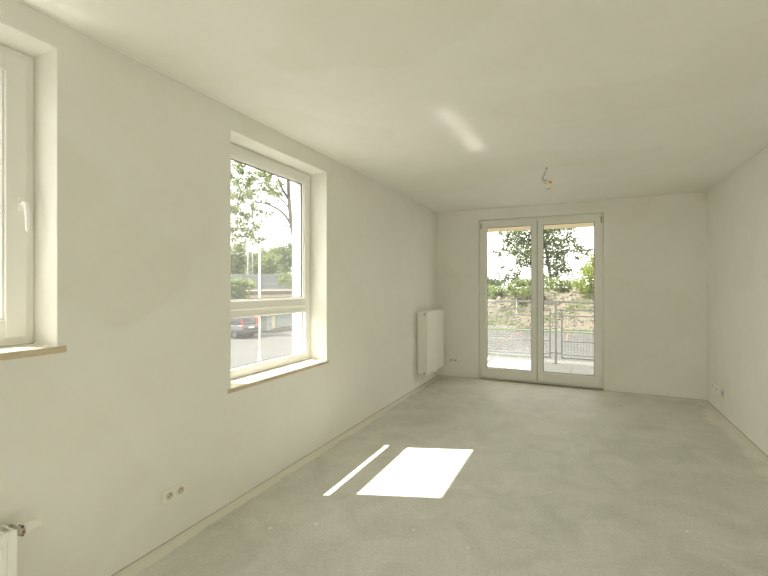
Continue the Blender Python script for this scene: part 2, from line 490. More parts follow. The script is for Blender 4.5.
# glazed door added behind the viewer to brighten the room, never in view
d2 = empty('added_daylight_door', (0, 0, 0)); tag(d2, 'white glazed door added unseen behind the viewer for daylight', 'door', kind='structure')
ring(MB(), 'y', YF - .12, YF - .05, D2[0] + .002, D2[1] - .002, 0.0, D2[3] - .002, .050, wb=.04).build('door_frame', M_PVC, d2)
xm2 = (D2[0] + D2[1]) / 2
for (ua, ub) in ((D2[0] + .034, D2[1] - .034),):
    sash(d2, 'y', YF - .12, ua, ub, .03, D2[3] - .036, .086, name='leaf', wb=.10)

# ------------------------------------------------------------------ radiators
def radiator(name, y0, y1, z0, z1, xb, xfr, flat, label):
    root = empty(name, (xb, (y0 + y1) / 2, z0)); tag(root, label, 'radiator')
    def B(mb, nm, m, par=None):
        o = mb.build(nm, m, par or root)
        if par is None: o.location = -root.location
        return o
    t = .016
    if flat:
        fp = B(MB().box(xfr - t, xfr, y0, y1, z0, z1, .006, 3), 'front_panel', M_RAD)
    else:
        mb = MB().box(xfr - t, xfr - .005, y0, y1, z0, z1, .004)
        ring(mb, 'x', xfr - .006, xfr, y0, y1, z0, z1, .030, bev=.002)
        fp = B(mb, 'front_panel', M_RAD)
        n = int((y1 - y0 - .08) / .0333)
        for i in range(n):
            yc = y1 - .052 - i * .0333
            if yc > .1:
                MB().box(xfr - .006, xfr + .002, yc - .008, yc + .008, z0 + .05, z1 - .045, .003).build('rib', M_RAD, fp)
    B(MB().box(xb, xb + t, y0 + .01, y1 - .01, z0 + .01, z1 - .012, .004), 'back_panel', M_RAD)
    for ya, yb in ((y0, y0 + .0025), (y1 - .0025, y1)):
        B(MB().box(xb + .004, xfr - .006, ya, yb, z0 + .012, z1 - .004, .001), 'side_cover', M_RAD)
    gr = MB()
    ring(gr, 'x', 0, 1, 0, 1, 0, 1, .1) if False else None
    gr.box(xb + .004, xb + .012, y0 + .003, y1 - .003, z1 - .006, z1)
    gr.box(xfr - .024, xfr - .015, y0 + .003, y1 - .003, z1 - .006, z1)
    g = B(gr, 'top_grille', M_RAD)
    n = int((y1 - y0) / .028)
    me = None
    for i in range(n + 1):
        yc = y0 + .008 + i * (y1 - y0 - .016) / n
        if me is None:
            s = MB().box(xb + .010, xfr - .020, -.004, .004, z1 - .005, z1 - .001).build('slat', M_RAD, g); me = s.data
        else:
            s = new_obj('slat', me, g)
        s.location = (0, yc, 0)
    fins = MB()
    for i in range(int((y1 - y0) / .05)):
        yc = y0 + .04 + i * .05
        fins.box(xb + .016, xfr - .018, yc, yc + .004, z0 + .03, z1 - .03)
    B(fins, 'convector_fins', M_RAD)
    for z in (z0 + .10, z1 - .10):
        B(MB().box(XL + .0015, xb + .002, y0 + .12, y0 + .15, z - .03, z + .03), 'wall_bracket', M_RAD)
        B(MB().box(XL + .0015, xb + .002, y1 - .15, y1 - .12, z - .03, z + .03), 'wall_bracket', M_RAD)
    return root, B

r1, B1 = radiator('panel_radiator', 5.535, 6.325, .185, 1.062, XL + .008, -1.945, True, 'white flat panel radiator in the far corner beside the balcony door')
for z in (.215, 1.032):
    B1(MB().lathe((-1.985, 5.537, z), (0, -1, 0), [(0, .014), (.006, .014), (.008, .009), (.011, .008)], 14), 'end_plug', M_CHROME)
B1(MB().tube([(-2.02, 6.27, .19), (-2.02, 6.27, .10), (-2.05, 6.27, .075), (-2.099, 6.27, .075)], .008, 10), 'supply_pipe', M_RAD)

r2, B2 = radiator('panel_radiator', -.05, .870, .10, .490, XL + .030, -1.970, False, 'white ribbed radiator with thermostat valve at the lower left corner')
B2(MB().tube([(-2.03, .866, .452), (-2.03, .912, .452)], .011, 12), 'valve_stem', M_CHROME)
vb = B2(MB().lathe((-2.03, .888, .452), (0, 1, 0), [(0, .012), (.006, .016), (.013, .016), (.015, .020), (.026, .020), (.028, .014)], 16), 'valve_body', M_CHROME)
B2(MB().tube([(-2.03, .905, .452), (-2.06, .905, .452), (-2.099, .905, .452)], .010, 10), 'supply_pipe', M_CHROME)
for k in range(6):
    a_ = k * math.pi / 3
    c_ = (-2.03 + .0195 * math.cos(a_), .9085, .452 + .0195 * math.sin(a_))
    MB().lathe((c_[0], c_[1] - .004, c_[2]), (0, 1, 0), [(0, .0035), (.008, .0035)], 8).build('setting_mark', M_RED if k == 0 else M_DARK, vb)
B2(MB().lathe((-2.03, .916, .452), (0, 1, 0), [(0, .0215), (.008, .0225), (.026, .0200), (.052, .0170), (.057, .0145), (.058, .004)], 20), 'thermostat_head', M_PLATE)

# ------------------------------------------------------------------ electrical fittings
def wall_socket(c, nrm, u, n, label, group=None, w=.0715, h=.075):
    """plate with n round recessed sockets side by side; c = plate centre on the wall, u = along the wall"""
    root = empty('wall_socket', c); tag(root, label, 'socket', group)
    nrm, u, up = Vector(nrm), Vector(u), Vector((0, 0, 1))
    def boxl(mb, d0, d1, a0, a1, z0, z1, bev):
        r = bmesh.ops.create_cube(mb.bm, size=1.0)
        for v in r['verts']:
            k = v.co.copy()
            v.co = nrm * (d0 + (d1 - d0) * (k.x + .5)) + u * (a0 + (a1 - a0) * (k.y + .5)) + up * (z0 + (z1 - z0) * (k.z + .5))
        if bev: bmesh.ops.bevel(mb.bm, geom=list({e for v in r['verts'] for e in v.link_edges}), offset=bev, segments=2, profile=.5, affect='EDGES')
        return mb
    W = w * n + .008
    pl = boxl(MB(), 0, .010, -W / 2, W / 2, -h / 2 - .002, h / 2 + .002, .003).build('cover_frame', M_PLATE, root)
    for i in range(n):
        off = (i - (n - 1) / 2) * w
        ins = boxl(MB(), .005, .0125, off - .030, off + .030, -.031, .031, .003).build('insert', M_PLATE, root)
        o = u * off
        MB().lathe(o + nrm * .012, nrm, [(0, .0215), (.0016, .0215), (.0016, .019), (.0008, .019)], 24).build('recess', M_RECESS, ins)
        MB().lathe(o + nrm * .0125 + up * .010, nrm, [(0, .0028), (.010, .0028), (.012, .001)], 10).build('earth_pin', M_BRASS, ins)
        for sgn in (-1, 1):
            MB().lathe(o + nrm * .0128 + u * (sgn * .0095), nrm, [(0, .0028), (.0016, .0028)], 10).build('contact_hole', M_DARK, ins)
    return root

wall_socket((XL, 1.660, .256), (1, 0, 0), (0, 1, 0), 2, 'white double socket low on the left wall below the windows')
wall_socket((-1.838, YB, .258), (0, -1, 0), (1, 0, 0), 2, 'white double socket between the far radiator and the balcony door', w=.062, h=.062)
for yy, lb in ((6.17, 'white single socket on the right wall nearest the far corner'), (6.00, 'white single socket on the right wall beside the open blue box')):
    wall_socket((XR, yy, .246), (-1, 0, 0), (0, 1, 0), 1, lb)
jb = empty('junction_box', (XR, 5.82, .242)); tag(jb, 'open blue grey junction box on the right wall', 'junction box')
ring(MB(), 'x', -.006, 0, -.04, .04, -.04, .04, .025, bev=.002).build('box_rim', M_BLUEBOX, jb)
MB().box(-.0015, -.0005, -.017, .017, -.017, .017).build('box_cavity', M_DARK, jb)
MB().tube([(-.001, -.005, .005), (-.014, -.003, .0), (-.016, .006, -.008)], .003, 6).build('wire_end', M_WIRE, jb)

pw = empty('ceiling_wire', (-.324, 4.48, HC)); tag(pw, 'bare cable hanging from the ceiling with orange connector and terminal block', 'cable')
MB().lathe((0, 0, -.004), (0, 0, 1), [(0, .006), (.002, .012), (.005, .012)], 12).build('ceiling_hole', M_DARK, pw)
def twist(a, b, r, ph, turns, n=14):
    a, b = Vector(a), Vector(b); out = []
    for i in range(n + 1):
        t = i / n; k = ph + turns * 2 * math.pi * t
        out.append(a.lerp(b, t) + Vector((math.cos(k) * r, math.sin(k) * r, 0)))
    return out
k0, k1 = (.003, 0, 0), (-.037, 0, -.100)
for ph, m in ((0, M_WIRE), (math.pi, M_WIRE2)):
    MB().tube(twist(k0, k1, .007, ph, 2.2), .0028, 6).build('wire', m, pw)
MB().tube([k1, (-.022, -.006, -.118), (.004, -.01, -.126), (.028, -.012, -.142)], .0036, 6).build('wire', M_WIRE2, pw)
MB().tube([k1, (-.038, -.004, -.122), (-.022, -.006, -.145), (-.002, -.008, -.166)], .003, 6).build('wire', M_WIRE, pw)
MB().tube([(-.030, -.004, -.108), (-.012, .002, -.135), (.004, -.004, -.166)], .003, 6).build('wire', M_WIRE2, pw)
MB().lathe((.027, -.012, -.139), (.55, -.15, -.5), [(0, .006), (.004, .011), (.022, .012), (.027, .008), (.028, .002)], 12).build('orange_connector', M_ORANGE, pw)
tb = MB().lathe((-.003, -.008, -.162), (.35, .05, -1), [(0, .014), (.006, .019), (.040, .020), (.048, .016), (.049, .004)], 14).build('terminal_block', M_TERM, pw)
for dx in (-.006, .012):
    MB().lathe((dx + .012, -.010, -.206), (.3, -.3, -1), [(0, .006), (.010, .006)], 8).build('screw', M_WIRE2, tb)

# ------------------------------------------------------------------ balcony
M_CONC = plain('balcony_concrete', (.32, .32, .30), .8, var=.10, scale=4, bump=.15)
M_CREAM = plain('cream_soffit', (.72, .60, .38), .8, var=.02)
M_STEEL = plain('galvanised_steel', (.34, .35, .345), .45, metal=.35, var=.06, scale=12)
YO = YB + TW
bs = empty('balcony_slab', (0, YO, -.03)); tag(bs, 'grey concrete balcony floor outside the door', 'balcony', kind='structure')
b_ = MB().box(XL - TL, 3.2, YO, 8.72, -.26, -.05).build('slab', M_CONC, bs); b_.location = -bs.location
xs = [XL - TL, -1.37, -.17, 1.03, 2.23, 3.2]
for i in range(5):
    for (ya, yb) in ((YO, 7.80), (7.80, 8.72)):
        b_ = MB().box(xs[i] + .004, xs[i + 1] - .004, ya + .004, yb - .004, -.052, -.030, .003).build('paving_slab', M_CONC, bs); b_.location = -bs.location
tag(MB().box(XL - TL, 3.2, YO, 8.66, 2.512, 2.80).build('balcony_soffit', M_CREAM), 'cream underside of the balcony above the door', 'balcony', kind='structure')

YR = 8.60
br = empty('balcony_railing', (-.45, YR, -.03)); tag(br, 'grey steel balcony railing with wire mesh panels', 'railing')
def RB(mb, nm, m=None, par=None):
    o = mb.build(nm, m or M_STEEL, par or br)
    if par is None: o.location = -br.location
    return o
RB(MB().box(XL - TL + .06, 3.1, YR - .022, YR + .022, 1.105, 1.145, .012, 3), 'handrail')
RB(MB().box(XL - TL + .06, XL - TL + .104, YO, YR - .02, 1.105, 1.145, .012, 3), 'handrail')
def panel(a0, a1, axis='y', c=YR):
    def bb(mb, u0, u1, z0, z1, t):
        return mb.box(u0, u1, c - t, c + t, z0, z1, 0) if axis == 'y' else mb.box(c - t, c + t, u0, u1, z0, z1, 0)
    mb = MB()
    bb(mb, a0, a0 + .03, .06, .985, .012); bb(mb, a1 - .03, a1, .06, .985, .012)
    bb(mb, a0 + .03, a1 - .03, .955, .985, .012); bb(mb, a0 + .03, a1 - .03, .06, .09, .012)
    fr = RB(mb, 'panel_frame')
    for z in (.86, .60, .385):
        bb(MB(), a0 + .03, a1 - .03, z - .012, z + .012, .008).build('crossbar', M_STEEL, fr)
    bb(MB(), a0 + .03, a1 - .03, .128, .143, .008).build('crossbar', M_STEEL, fr)
    w = MB(); n = max(2, int((a1 - a0 - .06) / .05))
    for i in range(1, n):
        u = a0 + .03 + i * (a1 - a0 - .06) / n
        bb(w, u - .0018, u + .0018, .09, .86, .0018)
    for z in [.19 + k * .05 for k in range(13)]:
        bb(w, a0 + .03, a1 - .03, z - .002, z + .002, .002)
    tag(w.build('wire_mesh', M_STEEL, fr), kind='stuff')
panel(-2.36, -.541); panel(-.366, 1.40); panel(1.57, 3.05)
panel(YO + .06, YR - .10, 'x', XL - TL + .082)
for x in (-2.42, -.453, 1.487):
    RB(MB().box(x - .022, x + .022, YR - .05, YR - .015, -.03, 1.112, .006), 'post', M_STEEL)
    RB(MB().box(x - .06, x + .06, YR - .09, YR + .02, -.030, -.018), 'base_plate', M_STEEL)
    for z in (.16, .90):
        RB(MB().box(x - .10, x + .10, YR - .010, YR + .004, z - .012, z + .012), 'bracket', M_STEEL)

# ------------------------------------------------------------------ outside ground
GZ = -2.4
M_ASPH = plain('asphalt', (.044, .044, .041), .9, var=.4, scale=.5)
M_PAVE = plain('pale_paving', (.082, .080, .072), .9, var=.15, scale=1.5)
M_GRASS = plain('grass', (.062, .085, .028), .95, var=.35, scale=2.0)
M_EARTH = plain('dry_earth', (.095, .082, .056), .95, var=.25, scale=.7, bump=.3, bscale=6)
def ground_plane(name, x0, x1, y0, y1, z, m, label, cat='ground'):
    o = MB().box(x0, x1, y0, y1, z - .25, z).build(name, m)
    return tag(o, label, cat, kind='structure')
ground_plane('ground', -160, 120, -60, 220, GZ - .02, M_EARTH, 'earth ground around the building')
ground_plane('road', -21, 14, -40, 23.6, GZ, M_PAVE, 'pale paved yard in front of the building')
ground_plane('car_park', -21, 14, 23.6, 37.4, GZ + .01, M_ASPH, 'grey asphalt road beyond the balcony', 'road')
ground_plane('street', -25.0, -9.5, -30, 37.4, GZ + .02, M_ASPH, 'grey asphalt street beside the garages', 'road')
ground_plane('grass_verge', -18, 14, 37.4, 38.6, GZ + .06, M_GRASS, 'green grass strip along the far road edge', 'grass')
# ground-floor facade under the flat
tag(MB().box(XL - TL, 6, YF - 6, YO, GZ, -.30).build('building_base', M_RENDER), 'white rendered wall of the storey below', 'wall', kind='structure')
# red paint marks on the road
M_REDPAINT = plain('red_road_paint', (.11, .055, .042), .8, var=.2, scale=3)
for (a, b2, lb) in (((501, 342), (524, 331), 'long red painted line on the road seen through the left door leaf'), ((566, 342), (568, 333), 'short red painted line on the road seen through the right door leaf')):
    p, q = at_z(*a, GZ + .012), at_z(*b2, GZ + .012)
    d = (q - p).normalized(); s_ = Vector((-d.y, d.x, 0)) * .08
    mbx = MB()
    mbx.prism([tuple((v)[:2]) for v in (p + s_, p - s_, q - s_, q + s_)], 'z', GZ + .010, GZ + .016)
    tag(mbx.build('road_marking', M_REDPAINT), lb, 'road marking')

# ------------------------------------------------------------------ vegetation
def leaves(name, clusters, m, parent, size=.15, seed=1):
    """clusters: (centre, radius vector, count). One mesh of small folded leaves"""
    rnd = random.Random(seed)
    V, Fc = [], []
    for c, r, n in clusters:
        for _ in range(n):
            d = Vector((rnd.gauss(0, .52), rnd.gauss(0, .52), rnd.gauss(0, .52)))
            if d.length > 1.5: d *= .6
            p = c + Vector((d.x * r[0], d.y * r[1], d.z * r[2]))
            a = Vector((rnd.gauss(0, 1), rnd.gauss(0, 1), rnd.gauss(0, .7))).normalized()
            b = a.cross(Vector((rnd.gauss(0, 1), rnd.gauss(0, 1), rnd.gauss(0, 1)))).normalized()
            s = size * rnd.uniform(.6, 1.25)
            nn = a.cross(b) * s * .15
            i = len(V)
            V += [p - a * s, p + b * s * .5 + nn, p + a * s, p - b * s * .5 + nn]
            Fc += [(i, i + 1, i + 2), (i, i + 2, i + 3)]
    me = bpy.data.meshes.new(name); me.from_pydata([tuple(v) for v in V], [], Fc); me.materials.append(m)
    o = new_obj(name, me, parent)
    if parent is not None: o.location = -parent.location
    return tag(o, kind='stuff')

def limb(parent, nm, pts, r0, r1, m):
    n = len(pts)
    sm = []
    for i in range(n - 1):
        p0, p1, p2, p3 = pts[max(i - 1, 0)], pts[i], pts[i + 1], pts[min(i + 2, n - 1)]
        for k in range(4):
            t = k / 4
            sm.append(.5 * ((2 * p1) + (p2 - p0) * t + (2 * p0 - 5 * p1 + 4 * p2 - p3) * t * t + (3 * p1 - p0 - 3 * p2 + p3) * t ** 3))
    sm.append(pts[-1])
    rr = [r0 + (r1 - r0) * i / (len(sm) - 1) for i in range(len(sm))]
    o = MB().tube(sm, rr, 7).build(nm, m, parent)
    o.location = -parent.location
    return o

M_BARK = plain('bark', (.075, .066, .055), .9, var=.3, scale=6)
M_LEAF = leaf('tree_leaf', (.080, .115, .048), (.140, .180, .075))
M_LEAF2 = leaf('light_leaf', (.135, .180, .070), (.220, .265, .110))
M_LEAF3 = leaf('dark_leaf', (.075, .105, .060), (.120, .155, .085))
M_YEL = leaf('yellow_leaf', (.19, .245, .055), (.28, .33, .09))

def px_clusters(lst, zc, depth, dens, seed, k_dens=1.0):
    """(px, py, radius in px) -> clusters of leaves at about the tree's distance"""
    rnd = random.Random(seed); out = []
    for (x, y, r) in lst:
        z = zc + rnd.uniform(-depth, depth)
        R = r * zc / F_PX
        out.append((P(x, y, z), (R, R, R * .9), max(8, int(dens * k_dens * r * r))))
    return out

# big tree beyond the road, seen through the balcony door
ZT = 51.0
base = at_z(553, 330, GZ); base = P(553, 300, ZT); base.z = .3
t1 = empty('maple_tree', base); tag(t1, 'tall leafy tree above the rubble seen through the balcony door', 'tree')
limb(t1, 'trunk', [base, P(552, 290, ZT), P(549, 268, ZT), P(545, 245, ZT), P(540, 222, ZT), P(536, 205, ZT)], .26, .06, M_BARK)
for i, (pts, r) in enumerate((
    ([(549, 266), (530, 258), (510, 243), (498, 239), (482, 241)], .10),
    ([(547, 255), (560, 247), (575, 246), (588, 251)], .10),
    ([(551, 280), (540, 272), (524, 266), (512, 272)], .09),
    ([(545, 245), (528, 232), (516, 222)], .08),
    ([(543, 238), (556, 226), (566, 218)], .08),
    ([(551, 276), (562, 268), (574, 262)], .08))):
    limb(t1, 'branch', [P(x, y, ZT + .5 * math.sin(i * 2 + k)) for k, (x, y) in enumerate(pts)], r, .03, M_BARK)
crown = [(515, 232, 9), (524, 226, 9), (508, 240, 6), (519, 243, 9), (528, 240, 9), (514, 252, 7), (524, 254, 8), (532, 252, 8), (505, 248, 4), (498, 254, 4), (520, 263, 6), (530, 264, 6), (505, 228, 3), (500, 234, 3), (494, 252, 2.5),
         (541, 226, 9), (548, 232, 9), (556, 228, 8), (564, 224, 6), (570, 230, 6), (546, 243, 8), (556, 242, 8), (566, 240, 7), (574, 240, 4), (578, 249, 6), (585, 253, 5), (590, 250, 3), (548, 254, 8), (558, 256, 9), (566, 251, 6), (550, 265, 7), (560, 266, 8), (567, 271, 6), (556, 274, 6), (578, 258, 3),
         (540, 214, 8), (552, 214, 8), (528, 214, 8), (562, 212, 7), (538, 232, 7), (536, 246, 7), (536, 260, 6), (503, 268, 3), (498, 274, 2.5), (512, 270, 3), (583, 270, 3), (518, 274, 5), (514, 281, 4)]
leaves('foliage', px_clusters(crown, ZT, 1.8, 3.6, 3), M_LEAF, t1, .19, 11)

# rubble mound with broken concrete
from mathutils import noise as mnoise
def mound_z(x, y):
    t = (y - 39.5) / 9.0
    t = max(0, min(1, t)); s = t * t * (3 - 2 * t)
    back = max(0, min(1, (62 - y) / 10))
    h = 3.9 * s * back
    h *= max(0.0, min(1, (16 - x) / 5)) * max(0, min(1, (x + 24) / 6))
    return GZ - .05 + h * (.86 + .22 * mnoise.noise(Vector((x * .16, y * .16, 3)))) + .18 * mnoise.noise(Vector((x * .7, y * .7, 1))) * s
# bushes and small trees around the rubble
def bush(name, lst, zc, depth, dens, m, label, cat, size, seed, foot):
    b0 = P(foot[0], foot[1], zc)
    b0.z = max(mound_z(b0.x, b0.y), GZ) - .02 if -24 < b0.x < 16 and 38.6 < b0.y < 62 else GZ - .02
    r = empty(name, b0); tag(r, label, cat)
    limb(r, 'stem', [b0, b0 + Vector((.05, .1, .5)), P(lst[0][0], lst[0][1], zc)], .06, .02, M_BARK)
    leaves('foliage', px_clusters(lst, zc, depth, dens, seed, 3.6), m, r, size, seed + 50)
bush('bush', [(588, 272, 8), (595, 262, 8), (602, 270, 9), (592, 284, 8), (580, 284, 6), (585, 292, 6), (600, 286, 8), (597, 254, 5)], 42, 1.0, 1.6, M_YEL, 'bright yellow green bush at the right edge of the balcony door view', 'bush', .16, 21, (590, 298))
bush('bush', [(545, 282, 7), (555, 284, 7), (566, 284, 7), (574, 286, 6), (550, 292, 6), (560, 290, 5), (541, 290, 5)], 45.5, 1.0, 1.5, M_LEAF2, 'green bush below the tall tree behind the rubble', 'bush', .16, 22, (556, 296))
bush('bush', [(527, 283, 7), (519, 284, 6), (511, 288, 6), (526, 292, 6), (515, 293, 5), (534, 284, 6)], 42.5, 1.0, 1.5, M_LEAF2, 'round green bush on the rubble slope behind the left door leaf', 'bush', .16, 23, (522, 297))
bush('bush', [(504, 281, 5), (498, 284, 4), (508, 277, 4), (516, 280, 4)], 64, 1.5, 1.6, M_LEAF3, 'dark green bush far behind the rubble slope', 'bush', .2, 24, (504, 289))
for k, (x, y, r, zc) in enumerate(((488, 281, 4, 95), (495, 282, 4, 103), (482, 280, 4, 88))):
    bush('distant_tree', [(x, y, r), (x + 2, y + 3, r)], zc, .5, 2.2, M_LEAF3, ['hazy far tree at the left of the door view, middle one', 'hazy far tree nearest the tall tree on the horizon', 'hazy far tree leftmost on the horizon behind the door frame'][k], 'tree', .3, 30 + k, (x, 288))

nx, ny = 90, 60
V = []; Fc = []
for j in range(ny + 1):
    for i in range(nx + 1):
        x = -24 + 40 * i / nx; y = 38.6 + 24 * j / ny
        V.append((x, y, mound_z(x, y)))
for j in range(ny):
    for i in range(nx):
        a = j * (nx + 1) + i
        Fc.append((a, a + 1, a + nx + 2, a + nx + 1))
bush('bush', [(489, 290, 6), (496, 291, 6), (503, 291, 5), (484, 288, 6), (492, 296, 5)], 46, 1.0, 1.2, M_LEAF2, 'low green shrubs on the left crest of the rubble heap', 'bush', .15, 26, (493, 300))
mnd = empty('rubble_mound', (-4, 42, GZ)); tag(mnd, 'heap of earth and broken concrete beyond the road', 'rubble heap')
me = bpy.data.meshes.new('earth'); me.from_pydata(V, [], Fc)
for p_ in me.polygons: p_.use_smooth = True
me.materials.append(M_EARTH)
o = new_obj('earth', me, mnd); o.location = -mnd.location
M_RUBBLE = plain('broken_concrete', (.135, .122, .10), .9, var=.3, scale=.8)
def rocks(name, spots, par, stuff):
    mb = MB()
    for (x, y, r) in spots:
        rr = bmesh.ops.create_icosphere(mb.bm, subdivisions=1, radius=1.0)
        q = Matrix.Rotation(random.uniform(0, 6.28), 3, Vector((random.gauss(0, 1), random.gauss(0, 1), random.gauss(0, 1))).normalized())
        sc = Vector((random.uniform(.7, 1.5), random.uniform(.6, 1.2), random.uniform(.3, .8)))
        z = mound_z(x, y)
        for v in rr['verts']:
            c = v.co * random.uniform(.8, 1.15)
            c = q @ Vector((c.x * sc.x, c.y * sc.y, c.z * sc.z))
            v.co = c * r + Vector((x, y, z + r * .15))
    o = mb.build(name, M_RUBBLE, par); o.location = -par.location
    return tag(o, kind='stuff') if stuff else o
rocks('small_rubble', [(random.uniform(-13, 6), 39.3 + 9.5 * random.random() ** .8, random.uniform(.06, .22)) for _ in range(1500)], mnd, True)
for (px, py, r) in ((555, 294, .5), (566, 291, .7), (572, 288, .6), (578, 292, .6), (585, 296, .6), (548, 299, .5), (561, 297, .5), (590, 299, .5), (510, 296, .45), (523, 294, .45), (499, 301, .4), (516, 303, .4), (570, 301, .45)):
    best = min(((abs(P(px, py, z).z - mound_z(*P(px, py, z)[:2])), z) for z in [40 + .25 * k for k in range(50)]))
    q = P(px, py, best[1])
    rocks('concrete_chunk', [(q.x, q.y, r)], mnd, False)
wd = []
for _ in range(900):
    x = random.uniform(-14, 7); y = 40.5 + 9 * random.random()
    if mnoise.noise(Vector((x * .35, y * .35, 7))) > -.02:
        wd.append((Vector((x, y, mound_z(x, y) + .12)), (.4, .4, .2), 16))
leaves('weeds', wd, M_LEAF2, mnd, .10, 77)
# thin post on the slope
pp = P(516.7, 329, 36.8); pp.z = GZ
lp = empty('fence_post', (pp.x, pp.y, GZ)); tag(lp, 'thin grey post in front of the rubble heap', 'post')
MB().tube([(0, 0, -.1), (0, 0, 2.6)], .03, 8).build('shaft', M_STEEL, lp)
MB().lathe((0, 0, 2.6), (0, 0, 1), [(0, .03), (.03, .045), (.06, .02)], 8).build('cap', M_STEEL, lp)

# ------------------------------------------------------------------ street side seen through window 2
# sparse tree with long bare limbs
ZL = 17.0
tb_ = P(305, 330, ZL); tb_.z = GZ
t2 = empty('birch_tree', tb_); tag(t2, 'tree with sparse pale leaves outside the large window', 'tree')
limb(t2, 'trunk', [tb_, P(303, 300, ZL), P(298, 260, ZL), P(291.5, 225, ZL), P(288.5, 190, ZL), P(287.5, 150, ZL), P(284, 110, ZL)], .12, .05, M_BARK)
for i, (pts, r) in enumerate((
    ([(290, 223), (283, 213), (272, 206), (262, 203), (248, 202), (236, 205)], .055),
    ([(289, 200), (283, 190), (278, 178), (274, 166)], .06),
    ([(288, 207), (282, 200), (273, 190), (262, 182), (252, 176)], .04),
    ([(290, 227), (284, 225), (275, 226.5), (266, 229), (258, 232)], .03),
    ([(287, 175), (270, 160), (250, 150), (230, 146)], .05),
    ([(252, 203), (252, 212), (254, 224), (256, 238)], .035),
    ([(258, 203), (250, 195), (244, 184), (238, 172)], .03),
    ([(288, 160), (300, 148), (310, 130)], .05))):
    limb(t2, 'branch', [P(x, y, ZL + .25 * math.sin(i * 2 + k)) for k, (x, y) in enumerate(pts)], r, .012, M_BARK)
cl = []
rr = random.Random(5)
for (x, y, r) in [(236, 170, 6), (243, 163, 5), (238, 180, 6), (247, 184, 6), (256, 174, 6), (264, 172, 5), (235, 192, 7), (246, 193, 7), (256, 190, 7), (265, 190, 7), (272, 182, 5), (275, 193, 5), (236, 204, 6), (247, 206, 6), (258, 205, 5), (236, 216, 6), (246, 218, 5), (234, 228, 6), (244, 230, 7), (254, 234, 6), (262, 212, 4), (268, 214, 3), (256, 222, 5), (279, 195, 3), (238, 240, 6), (248, 242, 6), (231, 185, 6), (228, 200, 8), (226, 220, 8), (240, 155, 6), (225, 170, 8), (252, 160, 5), (270, 172, 4), (281, 184, 2), (260, 240, 4)]:
    for _ in range(6):
        cl.append((x + rr.gauss(0, r * .8), y + rr.gauss(0, r * .8), r * .6))
leaves('foliage', px_clusters(cl, ZL, .8, 3.4, 4), M_LEAF2, t2, .055, 12)

def street_bush(name, lst, zc, m, label, cat, size, seed, foot, dens=1.6, depth=.8):
    bush(name, lst, zc, depth, dens, m, label, cat, size, seed, foot)
# green wall of trees behind the noise barrier
street_bush('roadside_tree', [(238, 262, 9), (230, 254, 9), (240, 250, 7), (232, 270, 8), (247, 268, 8), (224, 262, 9), (238, 271, 8), (245, 260, 7)], 75, M_LEAF2, 'green tree behind the noise barrier at the left of the large window', 'tree', .22, 41, (236, 285), 3.2, 1.5)
street_bush('roadside_tree', [(262, 256, 8), (270, 262, 9), (258, 268, 8), (267, 273, 7), (275, 252, 7), (252, 258, 6), (260, 263, 8), (274, 271, 7), (253, 270, 7)], 67, M_LEAF2, 'green tree behind the noise barrier beside the white lamp post', 'tree', .22, 42, (265, 285), 3.2, 1.5)
street_bush('roadside_tree', [(284, 252, 7), (290, 262, 9), (285, 270, 7), (281, 262, 6), (292, 248, 6), (297, 258, 8)], 56, M_LEAF, 'green tree in front of the noise barrier at the right of the large window', 'tree', .16, 43, (287, 292), 3.2, 1.5)
street_bush('roadside_tree', [(287, 277, 5), (282, 281, 5), (291, 284, 5)], 50, M_LEAF2, 'low leafy shrub above the garage roof', 'shrub', .14, 44, (287, 292), 1.9, .8)
street_bush('bush', [(238, 284, 7), (246, 286, 6), (232, 292, 8), (240, 294, 7), (252, 285, 4), (226, 286, 8), (233, 300, 7), (241, 300, 6)], 33, M_LEAF2, 'yellowish green bush left of the cream garages', 'bush', .12, 45, (237, 326), 2.0, .8)

for k, (tx, ty, th) in enumerate(((-42, 25, 8.5), (-39, 33, 7.5), (-37, 17, 8.0))):
    b0 = Vector((tx, ty, GZ - .02)); rn = random.Random(60 + k)
    rt_ = empty('roadside_tree', b0); tag(rt_, ['green tree farther along the street, middle of three', 'green tree farther along the street, closest to the garages', 'green tree farther along the street, closest to the building'][k], 'tree')
    limb(rt_, 'trunk', [b0, b0 + Vector((.1, .1, th * .35)), b0 + Vector((0, .2, th * .75))], .2, .05, M_BARK)
    leaves('foliage', [(b0 + Vector((rn.gauss(0, 1.1), rn.gauss(0, 1.1), th * rn.uniform(.4, .95))), (1.3, 1.3, 1.1), 150) for _ in range(22)], M_LEAF2, rt_, .17, 70 + k)

# noise barrier of horizontal boards between posts
M_BARR = plain('grey_blue_board', (.15, .165, .17), .8, var=.08, scale=3)
M_BLUEP = plain('blue_post', (.08, .12, .18), .6, var=.05)
nb = empty('noise_barrier', P(262, 300, 60)); tag(nb, 'grey blue noise barrier of horizontal boards behind the garages', 'fence')
pb = P(300, 281, 60); pa = pb + (P(205, 281, 60) - pb) * 2.6
L_ = (pb - pa).length; d_ = (pb - pa).normalized(); ang = math.atan2(d_.y, d_.x)
zt, zb = P(262, 274.3, 60).z, GZ
nbo = nb.location.copy()
nsec = 13; sec = L_ / nsec; nbd = 8; bh = (zt - zb) / nbd
for s in range(nsec):
    for k in range(nbd):
        o = MB().box(.06, sec - .06, -.05, .05, .003, bh - .003, .02, 1).build('board', M_BARR, nb)
        o.location = (pa + d_ * (s * sec)) - nbo; o.location.z = zb + k * bh - nbo.z; o.rotation_euler[2] = ang
for s in range(nsec + 1):
    o = MB().box(-.09, .09, -.09, .09, 0, zt - zb + .05).build('post', M_BLUEP if s % 2 else M_BARR, nb)
    o.location = (pa + d_ * (s * sec)) - nbo; o.location.z = zb - nbo.z; o.rotation_euler[2] = ang

